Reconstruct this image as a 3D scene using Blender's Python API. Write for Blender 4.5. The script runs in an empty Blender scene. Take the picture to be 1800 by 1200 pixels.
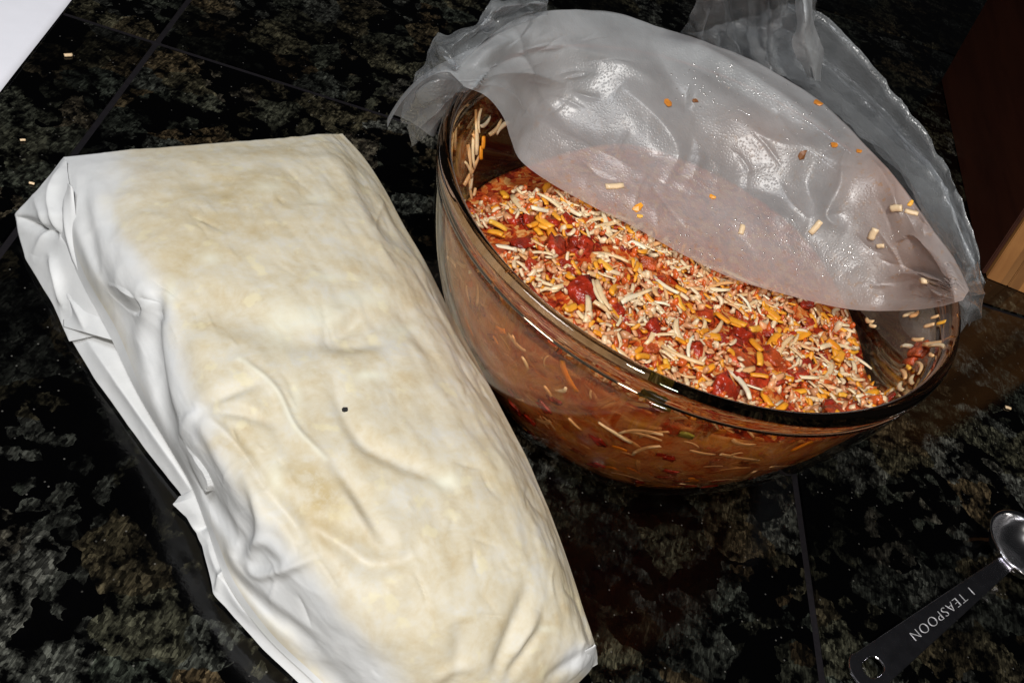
import bpy, bmesh, math, random
import numpy as np
from mathutils import Vector, Matrix, noise as mnoise

random.seed(7); rng = np.random.default_rng(7)
scn = bpy.context.scene
COL = scn.collection

# ------------------------------------------------------------------ camera
CAM_H, F_PX, PITCH, ROLL = 0.355, 1725.0, 0.75766, 0.41346
cp, sp = math.cos(PITCH), math.sin(PITCH)
FW = np.array([0, cp, -sp]); R0 = np.array([1.0, 0, 0]); U0 = np.array([0, sp, cp])
RT = math.cos(ROLL)*R0 + math.sin(ROLL)*U0
UP = -math.sin(ROLL)*R0 + math.cos(ROLL)*U0
cd = bpy.data.cameras.new('camera'); cam = bpy.data.objects.new('camera', cd); COL.objects.link(cam)
cam.matrix_world = Matrix(((RT[0], UP[0], -FW[0], 0), (RT[1], UP[1], -FW[1], 0), (RT[2], UP[2], -FW[2], CAM_H), (0, 0, 0, 1)))
cd.sensor_width = 36.0; cd.lens = F_PX/1800*36.0; cd.clip_start = 0.01; cd.clip_end = 50
scn.camera = cam

# ------------------------------------------------------------------ light
w = bpy.data.worlds.new('World'); scn.world = w; w.use_nodes = True
bg = w.node_tree.nodes['Background']; bg.inputs[0].default_value = (0.9, 0.93, 1.0, 1); bg.inputs[1].default_value = 0.007

def lamp(name, kind, loc, target, power, color, **kw):
    l = bpy.data.lights.new(name, kind); l.energy = power; l.color = color
    for k, v in kw.items(): setattr(l, k, v)
    o = bpy.data.objects.new(name, l); COL.objects.link(o); o.location = loc
    o.rotation_euler = (Vector(target) - Vector(loc)).to_track_quat('-Z', 'Y').to_euler()
    return o
lamp('ceiling_spot', 'SPOT', (0.06, -0.38, 1.25), (-0.05, 0.30, 0), 64, (1.0, 0.975, 0.94), spot_size=math.radians(52), spot_blend=0.9, shadow_soft_size=0.07)
lamp('ceiling_panel', 'AREA', (-0.45, 0.02, 1.1), (-0.12, 0.30, 0), 5.6, (0.93, 0.96, 1.0), shape='DISK', size=0.35)
lamp('added_bowl_light', 'AREA', (0.30, -0.85, 0.62), (0.06, 0.35, 0.04), 4.5, (1.0, 0.95, 0.88), shape='DISK', size=0.16)  # low light added to brighten the bowl front, no known source

scn.view_settings.view_transform = 'Standard'; scn.view_settings.look = 'None'
scn.view_settings.exposure = 0.0; scn.view_settings.gamma = 1.0; scn.view_settings.use_curve_mapping = False
scn.cycles.max_bounces = 14; scn.cycles.transparent_max_bounces = 24; scn.cycles.transmission_bounces = 10
scn.cycles.use_denoising = True

# ------------------------------------------------------------------ helpers
def P(x, y, z):
    """point at height z that the photo shows at pixel x, y (1800 x 1200)"""
    x = np.asarray(x, float); y = np.asarray(y, float); z = np.asarray(z, float)
    d = FW + ((x-900)/F_PX)[..., None]*RT - ((y-600)/F_PX)[..., None]*UP
    t = (z-CAM_H)/d[..., 2]
    return np.array([0, 0, CAM_H]) + t[..., None]*d

def cr(pts, n):
    """Catmull-Rom resample along axis 0"""
    pts = np.asarray(pts, float); m = len(pts)
    ext = np.concatenate([2*pts[:1]-pts[1:2], pts, 2*pts[-1:]-pts[-2:-1]])
    t = np.linspace(0, m-1, n); i = np.minimum(t.astype(int), m-2); u = (t-i).reshape((-1,)+(1,)*(pts.ndim-1))
    a, b, c, d = ext[i], ext[i+1], ext[i+2], ext[i+3]
    return 0.5*(2*b + (c-a)*u + (2*a-5*b+4*c-d)*u**2 + (3*b-a-3*c+d)*u**3)

def cr2(grid, nr, nc):
    g = cr(np.asarray(grid, float), nr)
    return np.swapaxes(cr(np.swapaxes(g, 0, 1), nc), 0, 1)

def vnoise(Q, scale, seed=0.0, octv=3):
    """scalar noise for an array of points (..,3)"""
    sh = Q.shape[:-1]; q = Q.reshape(-1, 3)*scale + seed
    out = np.fromiter((mnoise.fractal(Vector(v), 1.0, 2.0, octv) for v in q), float, len(q))
    return out.reshape(sh)

def normals(G):
    du = np.gradient(G, axis=0); dv = np.gradient(G, axis=1)
    n = np.cross(dv, du); n /= np.linalg.norm(n, axis=-1, keepdims=True)+1e-12
    n[n[..., 2] < 0] *= -1
    return n

def link(name, me, mat=None, parent=None):
    o = bpy.data.objects.new(name, me); COL.objects.link(o)
    if mat is not None and not me.materials: me.materials.append(mat)
    if parent is not None: o.parent = parent
    return o

def grid_mesh(name, G, attrs=None, smooth=True):
    nr, nc = G.shape[:2]
    idx = np.arange(nr*nc).reshape(nr, nc)
    f = np.stack([idx[:-1, :-1], idx[:-1, 1:], idx[1:, 1:], idx[1:, :-1]], -1).reshape(-1, 4)
    me = bpy.data.meshes.new(name); me.from_pydata(G.reshape(-1, 3).tolist(), [], f.tolist())
    if smooth: me.polygons.foreach_set('use_smooth', [True]*len(me.polygons))
    for k, v in (attrs or {}).items():
        a = me.attributes.new(k, 'FLOAT', 'POINT'); a.data.foreach_set('value', np.ascontiguousarray(v.reshape(-1), dtype=np.float32))
    me.update(); return me

def py_mesh(name, v, f, smooth=False):
    me = bpy.data.meshes.new(name); me.from_pydata([tuple(map(float, q)) for q in v], [], f)
    if smooth: me.polygons.foreach_set('use_smooth', [True]*len(me.polygons))
    me.update(); return me

def empty(name, loc=(0, 0, 0)):
    o = bpy.data.objects.new(name, None); COL.objects.link(o); o.location = loc; o.empty_display_size = 0.02
    return o

def tag(o, label=None, cat=None, group=None, kind=None):
    if label: o['label'] = label
    if cat: o['category'] = cat
    if group: o['group'] = group
    if kind: o['kind'] = kind
    return o

def sdist(PX, PY, poly):
    """distance of pixels to polyline and position 0..1 along it"""
    best = np.full(PX.shape, 1e9); tt = np.zeros(PX.shape)
    poly = np.asarray(poly, float)
    if len(poly) > 2: poly = cr(poly, len(poly)*4)
    seg = np.diff(poly, axis=0); L = np.hypot(seg[:, 0], seg[:, 1]); cum = np.concatenate([[0], np.cumsum(L)])
    side = np.zeros(PX.shape)
    for k in range(len(seg)):
        dx, dy = PX-poly[k, 0], PY-poly[k, 1]
        u = np.clip((dx*seg[k, 0]+dy*seg[k, 1])/(L[k]**2+1e-9), 0, 1)
        ex, ey = dx-u*seg[k, 0], dy-u*seg[k, 1]; d = np.hypot(ex, ey)
        m = d < best; best = np.where(m, d, best); tt = np.where(m, (cum[k]+u*L[k])/cum[-1], tt)
        side = np.where(m, np.sign(seg[k, 0]*dy-seg[k, 1]*dx), side)
    return best, tt, side

def creases(PX, PY, lst):
    """sum of fold profiles: (polyline, amplitude m, width px[, mode])"""
    out = np.zeros(PX.shape)
    for it in lst:
        poly, amp, wd = it[:3]; mode = it[3] if len(it) > 3 else 'soft'
        d, t, s = sdist(PX, PY, poly)
        tap = np.sin(np.pi*np.clip(t, 0.02, 0.98))**0.6
        if mode == 'soft': pr = np.exp(-(d/wd)**1.35)
        elif mode == 'gauss': pr = np.exp(-(d/wd)**2)
        elif mode == 'sharp': pr = np.exp(-d/wd)
        else: pr = np.where(s > 0, np.exp(-d/(wd*3)), -0.2*np.exp(-d/wd))*(1-np.exp(-d/(0.35*wd)))   # step: one side raised
        out += amp*tap*pr
    return out

# ------------------------------------------------------------------ materials
def mat(name):
    m = bpy.data.materials.new(name); m.use_nodes = True
    nt = m.node_tree; nt.nodes.clear(); o = nt.nodes.new('ShaderNodeOutputMaterial')
    return m, nt, o
class N:
    def __init__(s, nt): s.nt = nt
    def __call__(s, t, **kw):
        n = s.nt.nodes.new('ShaderNode'+t)
        for k, v in kw.items():
            if k.startswith('_'): setattr(n, k[1:], v)
            else:
                key = int(k[1:]) if k[0] == 'i' and k[1:].isdigit() else k.replace('__', ' ')
                sk = n.inputs[key]
                if isinstance(v, bpy.types.NodeSocket): s.nt.links.new(v, sk)
                else: sk.default_value = v
        return n
    def math(s, op, a, b=0.0, clamp=False): 
        n = s('Math', _operation=op, i0=a, i1=b); n.use_clamp = clamp; return n.outputs[0]
    def mix(s, f, a, b, bt='MIX'):
        n = s.nt.nodes.new('ShaderNodeMix'); n.data_type = 'RGBA'; n.blend_type = bt; n.clamp_factor = True
        for i, v in ((0, f), (6, a), (7, b)):
            if isinstance(v, bpy.types.NodeSocket): s.nt.links.new(v, n.inputs[i])
            else: n.inputs[i].default_value = v if i == 0 else (*v, 1)[:4]
        return n.outputs[2]
    def ramp(s, f, pts, interp='LINEAR'):
        n = s('ValToRGB'); e = n.color_ramp; e.interpolation = interp
        while len(e.elements) < len(pts): e.elements.new(0.5)
        for el, (p, c) in zip(e.elements, pts):
            el.position = p; el.color = (c, c, c, 1) if not isinstance(c, tuple) else (*c, 1)
        s.nt.links.new(f, n.inputs[0]); return n.outputs[0]
    def noise(s, vec, scale, detail=3.0, rough=0.5, dist=0.0):
        return s('TexNoise', Vector=vec, Scale=scale, Detail=detail, Roughness=rough, Distortion=dist)
    def bump(s, h, strength, dist, nrm=None):
        kw = dict(Height=h, Strength=strength, Distance=dist)
        if nrm is not None: kw['Normal'] = nrm
        return s('Bump', **kw).outputs[0]
    def schlick(s, f0, nrm=None):
        kw = {} if nrm is None else {'Normal': nrm}
        fc = s('LayerWeight', Blend=.5, **kw).outputs['Facing']
        return s.math('ADD', s.math('MULTIPLY', s.math('POWER', fc, 5.0), 1-f0), f0, True)
    def vmul(s, vec, v): return s('VectorMath', _operation='MULTIPLY', i0=vec, i1=v).outputs[0]
    def vadd(s, a, b): return s('VectorMath', _operation='ADD', i0=a, i1=b).outputs[0]

def granite():
    m, nt, o = mat('granite'); n = N(nt)
    pos = n('NewGeometry').outputs['Position']
    rnd = n('ObjectInfo').outputs['Random']
    pos = n.vadd(pos, n('CombineXYZ', X=n.math('MULTIPLY', rnd, 7.0), Y=n.math('MULTIPLY', rnd, 3.0)).outputs[0])
    w1 = n.noise(pos, 55, 3, .6).outputs['Color']
    wp = n.vadd(pos, n.vmul(n.vadd(w1, (-.5, -.5, -.5)), (.020, .020, .0)))
    big = n('TexVoronoi', Vector=wp, Scale=38.0, Randomness=1.0); big.voronoi_dimensions = '2D'
    sep = n('SeparateColor', Color=big.outputs['Color'])
    sel = n.ramp(sep.outputs[0], [(.50, 0.0), (.56, 1.0)])
    # finer grains
    w2 = n.noise(pos, 160, 3, .6).outputs['Color']
    wp2 = n.vadd(pos, n.vmul(n.vadd(w2, (-.5, -.5, -.5)), (.008, .008, .0)))
    sm = n('TexVoronoi', Vector=wp2, Scale=150.0); sm.voronoi_dimensions = '2D'
    sep2 = n('SeparateColor', Color=sm.outputs['Color'])
    sel2 = n.ramp(sep2.outputs[0], [(.66, 0.0), (.70, 0.6)])
    # cleavage streaks, two directions picked per grain
    def streak(a, sc):
        mp = n('Mapping', Vector=pos, Rotation=(0, 0, a), Scale=(sc, sc*.2, 1)); 
        return n.noise(mp.outputs[0], 1.0, 4, .65, .6).outputs[0]
    st = n.mix(n.ramp(sep.outputs[1], [(.48, 0.0), (.52, 1.0)]), streak(.5, 900), streak(1.9, 900))
    stv = n.ramp(st, [(.40, 0.03), (.50, .40), (.62, 1.0)])
    gv = n('TexVoronoi', Vector=n('Mapping', Vector=wp2, Rotation=(0, 0, .6), Scale=(1, .6, 1)).outputs[0], Scale=620.0); gv.voronoi_dimensions = '2D'
    gr = n.ramp(n('SeparateColor', Color=gv.outputs['Color']).outputs[0], [(.1, 0.12), (.6, .6), (1.0, 1.2)])
    stv = n.math('MULTIPLY', n.ramp(stv, [(0, .22), (1, 1.0)]), gr)
    hole = n.ramp(n.noise(pos, 95, 4, .65).outputs[0], [(.41, 0.0), (.56, 1.0)])
    cloud = n.ramp(n.noise(pos, 9, 2, .5).outputs[0], [(.36, .12), (.62, 1.0)])
    amt = n.math('MULTIPLY', n.math('MULTIPLY', n.math('MAXIMUM', sel, sel2), stv), n.math('MULTIPLY', hole, cloud))
    tint = n.ramp(sep.outputs[2], [(0.0, (.120, .084, .044)), (.3, (.112, .104, .064)), (.6, (.070, .080, .062)), (.85, (.150, .152, .130)), (1.0, (.125, .094, .052))])
    col = n.mix(amt, (.0005, .0005, .0006), tint)
    # tiny pale flecks
    fl = n('TexVoronoi', Vector=pos, Scale=420.0); fl.voronoi_dimensions = '2D'
    flm = n.math('MULTIPLY', n.ramp(fl.outputs['Distance'], [(.10, 1.0), (.2, 0.0)]), n.ramp(n('SeparateColor', Color=fl.outputs['Color']).outputs[0], [(.975, 0.0), (.99, .4)]))
    col = n.mix(flm, col, (.22, .21, .19))
    b = n('BsdfPrincipled', Base__Color=col, Roughness=.16, IOR=1.5)
    sm_ = n.ramp(n.noise(pos, 40, 3, .6).outputs[0], [(.3, .06), (.7, .14)])
    nt.links.new(sm_, b.inputs['Roughness'])
    nt.links.new(n.bump(n.noise(pos, 600, 2).outputs[0], .04, .0006), b.inputs['Normal'])
    nt.links.new(b.outputs[0], o.inputs[0]); return m

def simple(name, col, rough=.5, var=0.0, vscale=200, spec=.5, metal=0.0, bump=0.0, bscale=400, bdist=.0005, sss=0.0, rand=None):
    m, nt, o = mat(name); n = N(nt)
    pos = n('TexCoord').outputs['Object']
    b = n('BsdfPrincipled', Roughness=rough, Metallic=metal); b.inputs['Specular IOR Level'].default_value = spec
    c = n.mix(0.0, col, col)
    if rand: c = n.ramp(n('ObjectInfo').outputs['Random'], rand)
    if var:
        nz = n.noise(pos, vscale, 4, .6).outputs[0]
        v = n.ramp(nz, [(.3, 1-var), (.7, 1+var*.5)])
        c = n.mix(1.0, c, v, 'MULTIPLY')
    nt.links.new(c, b.inputs['Base Color'])
    if bump: nt.links.new(n.bump(n.noise(pos, bscale, 3).outputs[0], bump, bdist), b.inputs['Normal'])
    if sss:
        b.inputs['Subsurface Weight'].default_value = sss; b.inputs['Subsurface Radius'].default_value = (1, .6, .35); b.inputs['Subsurface Scale'].default_value = .0015
    nt.links.new(b.outputs[0], o.inputs[0]); return m

def paper_mat(name):
    """white kitchen paper; 'contact' is where the bread lies against it and shows through, 'grease' the oily patches"""
    m, nt, o = mat(name); n = N(nt)
    pos = n('NewGeometry').outputs['Position']
    con = n('Attribute', _attribute_name='contact').outputs['Fac']
    gre = n('Attribute', _attribute_name='grease').outputs['Fac']
    pal = n('Attribute', _attribute_name='pale').outputs['Fac']
    rot = n('Mapping', Vector=pos, Rotation=(0, 0, math.radians(43))).outputs[0]
    st = n('Mapping', Vector=rot, Scale=(1.0, .22, 1)).outputs[0]
    a = n.noise(pos, 60, 6, .68, .4).outputs[0]
    bn = n.noise(pos, 190, 4, .6).outputs[0]
    c = n.noise(st, 260, 3, .55).outputs[0]
    mott = n.math('ADD', n.math('MULTIPLY', a, .62), n.math('ADD', n.math('MULTIPLY', bn, .25), n.math('MULTIPLY', c, .13)))
    bread = n.ramp(mott, [(.36, (.61, .505, .325)), (.45, (.665, .585, .42)), (.53, (.705, .645, .505)), (.62, (.715, .685, .60))])
    lumps = n.ramp(n.noise(n.vadd(pos, (3, 1, 0)), 110, 3, .5).outputs[0], [(.60, 0.0), (.68, .6)])
    bread = n.mix(lumps, bread, (.80, .72, .48))
    white = n.ramp(n.noise(pos, 60, 4, .6).outputs[0], [(.3, (.69, .70, .705)), (.7, (.77, .775, .775))])
    edge = n.math('ADD', con, n.math('MULTIPLY', n.math('SUBTRACT', n.noise(pos, 55, 4, .6).outputs[0], .5), .9))
    cm = n.ramp(edge, [(.25, 0.0), (.75, 1.0)])
    col = n.mix(n.math('MULTIPLY', cm, con, True), white, bread)
    gre = n.math('MULTIPLY', gre, n.ramp(n.noise(pos, 140, 5, .65).outputs[0], [(.38, .35), (.56, 1.3)]), True)
    col = n.mix(gre, col, (.52, .385, .16))
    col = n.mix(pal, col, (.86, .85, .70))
    b = n('BsdfPrincipled', Base__Color=col, Roughness=.52); b.inputs['Specular IOR Level'].default_value = .35
    h = n.math('ADD', n.math('MULTIPLY', n.noise(pos, 900, 3).outputs[0], .25), n.math('MULTIPLY', c, .75))
    nt.links.new(n.bump(h, .15, .0010), b.inputs['Normal'])
    tr = n('BsdfTranslucent', Color=col)
    ms = n('MixShader', i0=.2, i1=b.outputs[0], i2=tr.outputs[0])
    nt.links.new(ms.outputs[0], o.inputs[0]); return m

def glass_wall():
    m, nt, o = mat('amber_glass'); n = N(nt)
    tr = n('BsdfTransparent', Color=(.94, .83, .72, 1))
    gl = n('BsdfGlossy', Color=(1, 1, 1, 1), Roughness=.02)
    ms = n('MixShader', i0=n.schlick(.04), i1=tr.outputs[0], i2=gl.outputs[0])
    nt.links.new(ms.outputs[0], o.inputs[0]); return m

def glass_rim():
    m, nt, o = mat('amber_glass_rim'); n = N(nt)
    b = n('BsdfPrincipled', Base__Color=(.42, .27, .17, 1), Roughness=.015, IOR=1.5); b.inputs['Transmission Weight'].default_value = 1.0
    nt.links.new(b.outputs[0], o.inputs[0]); return m

def film(name, clear, bstr, gloss_rough=.22, stain=True):
    """embossed polythene: partly clear, partly milky, with a soft gloss"""
    m, nt, o = mat(name); n = N(nt)
    pos = n('NewGeometry').outputs['Position']
    vo = n('TexVoronoi', Vector=pos, Scale=760.0, Randomness=.85)
    h = n.ramp(vo.outputs['Distance'], [(.0, 1.0), (.55, 0.0)], 'EASE')
    fine = n.noise(pos, 120, 4, .6).outputs[0]
    nr = n.bump(h, bstr, .0005); nr = n.bump(fine, .12, .0016, nr)
    milky = n.ramp(n.noise(pos, 34, 4, .6).outputs[0], [(.3, clear-.12), (.7, clear+.12)])
    col = n.mix(0.0, (.56, .585, .60), (.8, .8, .8))
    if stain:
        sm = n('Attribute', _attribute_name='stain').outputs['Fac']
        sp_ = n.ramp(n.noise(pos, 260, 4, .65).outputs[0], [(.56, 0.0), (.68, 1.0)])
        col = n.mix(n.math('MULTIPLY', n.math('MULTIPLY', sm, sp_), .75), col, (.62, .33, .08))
        col = n.mix(n.math('MULTIPLY', sm, .5), col, (.78, .46, .33))  # pinkish light from the filling, painted into the film colour
    df = n('BsdfDiffuse', Color=col, Normal=nr); tl = n('BsdfTranslucent', Color=col, Normal=nr)
    body = n('MixShader', i0=.45, i1=df.outputs[0], i2=tl.outputs[0])
    tr = n('BsdfTransparent', Color=(.93, .94, .96, 1))
    base = n('MixShader', i0=milky, i1=body.outputs[0], i2=tr.outputs[0])
    gl = n('BsdfGlossy', Color=(1, 1, 1, 1), Roughness=gloss_rough, Normal=nr)
    fin = n('MixShader', i0=n.math('MULTIPLY', n.schlick(.04, nr), .95, True), i1=base.outputs[0], i2=gl.outputs[0])
    nt.links.new(fin.outputs[0], o.inputs[0]); return m

def mix_mat(name, scale, stretch, pts, rough=.3, bump=.5):
    m, nt, o = mat(name); n = N(nt)
    pos = n('TexCoord').outputs['Object']; q = n('Mapping', Vector=pos, Scale=stretch).outputs[0]
    a = n.noise(q, scale, 6, .65, 1.2).outputs[0]
    vo = n('TexVoronoi', Vector=n.vadd(q, n.vmul(n.noise(q, 90, 2).outputs['Color'], (.01, .01, .01))), Scale=scale*2.2)
    cell = n('SeparateColor', Color=vo.outputs['Color']).outputs[0]
    f = n.math('ADD', n.math('MULTIPLY', a, .65), n.math('MULTIPLY', cell, .35))
    c = n.ramp(f, pts)
    b = n('BsdfPrincipled', Base__Color=c, Roughness=rough)
    nt.links.new(n.bump(f, bump, .002), b.inputs['Normal'])
    nt.links.new(b.outputs[0], o.inputs[0]); return m

def wood(name, dark, light, axis_scale, scale=60, rough=.45, strips=None):
    m, nt, o = mat(name); n = N(nt)
    pos = n('TexCoord').outputs['Object']; q = n('Mapping', Vector=pos, Scale=axis_scale).outputs[0]
    a = n.noise(q, scale, 5, .6, .5).outputs[0]
    c = n.ramp(a, [(.3, dark), (.7, light)])
    if strips:
        s = n('SeparateXYZ', Vector=pos); k = n.math('FLOOR', n.math('MULTIPLY', s.outputs[0], strips))
        wn = n('TexWhiteNoise', _noise_dimensions='1D', W=k)
        c = n.mix(1.0, c, n.ramp(wn.outputs[0], [(0, .6), (1, 1.25)]), 'MULTIPLY')
    b = n('BsdfPrincipled', Base__Color=c, Roughness=rough)
    nt.links.new(n.bump(a, .15, .0008), b.inputs['Normal'])
    nt.links.new(b.outputs[0], o.inputs[0]); return m

M = {}
M['granite'] = granite()
M['grout'] = simple('grout', (.0075, .0062, .0080), .9, .3, 300, spec=.15, bump=.6, bscale=700)
M['wrap'] = paper_mat('wrapping_paper')
M['sheet'] = simple('sheet_paper', (.80, .80, .86), .7, .03, 60, spec=.3)
M['glass'] = glass_wall(); M['rim'] = glass_rim()
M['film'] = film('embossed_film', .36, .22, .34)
M['film_clear'] = film('embossed_film_clear', .72, .6, .26, stain=False)
M['jack'] = simple('jack_cheese', (.7, .55, .36), .28, .16, 260, rand=[(0, (.80, .64, .40)), (.3, (.78, .54, .29)), (.6, (.70, .36, .14)), (.8, (.80, .60, .36)), (1, (.84, .74, .54))], sss=.25)
M['cheddar'] = simple('cheddar', (.72, .30, .03), .4, .25, 260, rand=[(0, (.85, .38, .025)), (.6, (.80, .28, .012)), (1, (.88, .50, .06))], sss=.2)
M['tomato'] = simple('tomato', (.42, .035, .012), .24, .65, 170, bump=.9, bscale=330, bdist=.0016, rand=[(0, (.44, .040, .012)), (.5, (.34, .022, .008)), (1, (.52, .09, .022))])
M['rice'] = simple('rice_crumb', (.70, .33, .15), .3, .4, 90)
M['mass'] = mix_mat('filling_mass', 150, (1, 1, 1), [(.32, (.20, .012, .004)), (.45, (.44, .045, .008)), (.55, (.55, .13, .02)), (.68, (.66, .32, .10))], .2, .9)
M['side'] = mix_mat('filling_side', 34, (1, 1, 1.5), [(.30, (.22, .03, .010)), (.38, (.44, .10, .03)), (.45, (.56, .26, .12)), (.55, (.66, .42, .25)), (.63, (.64, .34, .10)), (.72, (.74, .56, .38))], .35, .3)
M['metal'] = simple('stainless', (.74, .72, .78), .2, .25, 180, metal=1.0, bump=.12, bscale=700)
M['metal_bowl'] = simple('stainless_bowl', (.88, .87, .89), .15, .06, 300, metal=1.0, bump=.04, bscale=400)
M['engrave'] = simple('engraved_letters', (.62, .62, .62), .55, metal=.6)
M['wood_light'] = wood('light_wood', (.26, .10, .022), (.42, .185, .05), (1, 1, .06), 90, .6, strips=70)
M['wood_dark'] = wood('dark_wood', (.030, .007, .003), (.055, .014, .006), (1, .1, 1), 60, .4)
M['droplet'] = simple('grease_droplet', (.55, .40, .22), .06, spec=.8)
M['speck'] = simple('dark_speck', (.01, .01, .01), .6)
M['pepper'] = simple('spice_speck', (.20, .07, .015), .45, .3)
M['sauce'] = simple('sauce_spot', (.55, .20, .03), .2, .3)

# ------------------------------------------------------------------ countertop of granite tiles
TH = 0.19053; TILE, GAP = 0.405, 0.0034
org = np.array([-0.273, 0.492]); ax = np.array([math.cos(TH), math.sin(TH)]); ay = np.array([-math.sin(TH), math.cos(TH)])
def slab(name, x0, x1, y0, y1, z0, z1, bev, mat_, parent=None):
    bm = bmesh.new(); bmesh.ops.create_cube(bm, size=1)
    for v in bm.verts: v.co = Vector(((x0+x1)/2+v.co.x*(x1-x0), (y0+y1)/2+v.co.y*(y1-y0), (z0+z1)/2+v.co.z*(z1-z0)))
    if bev: bmesh.ops.bevel(bm, geom=[e for e in bm.edges], offset=bev, segments=2, affect='EDGES')
    me = bpy.data.meshes.new(name); bm.to_mesh(me); bm.free(); return link(name, me, mat_, parent)
top = slab('countertop', -1.2, 1.6, -1.2, 1.6, -.034, -.0011, 0, M['grout'])
top.location = (org[0], org[1], 0); top.rotation_euler = (0, 0, TH); tag(top, 'dark countertop of polished black granite tiles with narrow dark joints', kind='structure')
h = (TILE-GAP)/2
t0 = slab('tile', -h, h, -h, h, -.010, 0, .0007, M['granite'], top)
for i in range(-2, 3):
    for j in range(-2, 3):
        o = t0 if (i, j) == (-2, -2) else t0.copy()
        if o is not t0: COL.objects.link(o); o.parent = top
        o.location = ((i+.5)*TILE, (j+.5)*TILE, 0)

# ------------------------------------------------------------------ glass bowl
BC = np.array([.0566, .3894]); BR, BH = .1248, .1172
WALL = .0038
def prof(z):
    t = np.clip(np.asarray(z, float)/BH, 0, 1); return BR*(.655+.345*(1-(1-t)**1.9))
def prof_in(z): return prof(z)-WALL
def lathe(name, rz, seg=160, closed=False):
    a = np.linspace(0, 2*math.pi, seg, endpoint=False); n = len(rz); v = []; f = []
    for r, z in rz:
        for t in a: v.append((r*math.cos(t), r*math.sin(t), z))
    for i in range(n if closed else n-1):
        for k in range(seg):
            i2 = (i+1) % n
            f.append((i*seg+k, i*seg+(k+1) % seg, i2*seg+(k+1) % seg, i2*seg+k))
    return py_mesh(name, v, f, True)
bowl = empty('glass_bowl', (BC[0], BC[1], 0))
tag(bowl, 'round amber glass mixing bowl filled with shredded cheese and tomato', 'bowl')
zt = .1045
outer = [(.0005, .0016), (.045, .0014), (.064, .0010), (.0725, .0016), (.0712, .0050)] + [(float(prof(z))*(1.0) , z) for z in np.linspace(.0105, zt, 26)]
outer[4] = (.0790, .0045)
inner = [(float(prof_in(z)), z) for z in np.linspace(zt, .012, 26)] + [(.071, .0068), (.057, .0056), (.03, .0056), (.0005, .0056)]
wall = link('bowl_wall', lathe('bowl_wall', outer+inner), M['glass'], bowl)
r0, r1 = float(prof(.108)), BR
ring = [(r1-.0046, .1052), (r1-.0046, .1090), (r1-.0044, .1140), (r1-.0036, .1164), (r1-.0018, .1172), (r1+.0002, .1165), (r1+.0013, .1142), (r1+.0013, .1118), (r1+.0002, .1098), (r1-.0002, .1086), (r1+.0005, .1074), (r1+.0003, .1058), (r1-.0008, .1050)]
rim = link('rim', lathe('rim', ring[::-1], 200, True), M['rim'], bowl)

# ------------------------------------------------------------------ filling
def sstep(a, b, x): u = np.clip((x-a)/(b-a), 0, 1); return u*u*(3-2*u)
def fz(x, y):
    """height of the filling at bowl-centred x, y"""
    r = np.hypot(x, y)
    z = .067 + .007*np.exp(-(((x+.03)/.05)**2+((y+.01)/.05)**2)) + .004*np.exp(-(((x-.035)/.04)**2+((y+.05)/.03)**2))
    front = sstep(-.1, .6, -y/(r+1e-6))
    left = sstep(.3, .9, -x/(r+1e-6))
    z = z + .026*front*sstep(.090, .116, r) - .014*left*sstep(.065, .105, r)*(1-front)
    z = z - .006*sstep(.06, .11, x)*(1-front*sstep(.09, .11, r))
    return z
fill = empty('cheese_tomato_filling', (BC[0], BC[1], .006))
tag(fill, 'red and cream mix of shredded cheese, diced tomato and crumbs heaped in the glass bowl', 'filling')
FO = Vector((BC[0], BC[1], .006))
seg = 192; rings = 44; v = []; f = []
def edge_r(t):
    lo = .07
    for _ in range(30):
        z = float(fz(lo*math.cos(t), lo*math.sin(t))); lo = .5*lo+.5*(float(prof_in(z))-.0006)
    return lo
ths = np.linspace(0, 2*math.pi, seg, endpoint=False); er = [edge_r(t) for t in ths]
for i in range(rings):
    u = i/(rings-1)
    for k, t in enumerate(ths):
        r = max(u*er[k], .0004); x, y = r*math.cos(t), r*math.sin(t); z = float(fz(x, y))
        if u < .98: z += .0016*mnoise.fractal(Vector((x*90, y*90, 1)), 1, 2, 3) + .0012*mnoise.noise(Vector((x*300, y*300, 4)))
        v.append((x, y, z-.006))
zs_side = 22
for i in range(1, zs_side):
    for k, t in enumerate(ths):
        ztop = v[(rings-1)*seg+k][2]+.006; u = i/(zs_side-1)
        z = ztop*(1-u)+.0072*u; r = float(prof_in(z))-.0006 - (.0 if z > .012 else (.012-z)*1.4)
        r -= .0009*(1+mnoise.fractal(Vector((math.cos(t)*8, math.sin(t)*8, z*70)), 1, 2, 3))*(1 if i < zs_side-1 else 0)
        v.append((r*math.cos(t), r*math.sin(t), z-.006))
for i in range(rings+zs_side-2):
    for k in range(seg): f.append((i*seg+k, i*seg+(k+1) % seg, (i+1)*seg+(k+1) % seg, (i+1)*seg+k))
f.append([(rings+zs_side-2)*seg+k for k in range(seg)])
me = py_mesh('base_mix', v, f, True); me.materials.append(M['mass']); me.materials.append(M['side'])
mi = [0]*len(me.polygons)
for i in range(rings-1, rings+zs_side-2):
    for k in range(seg): mi[i*seg+k] = 1
mi[-1] = 1; me.polygons.foreach_set('material_index', mi)
link('base_mix', me, None, fill)

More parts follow.
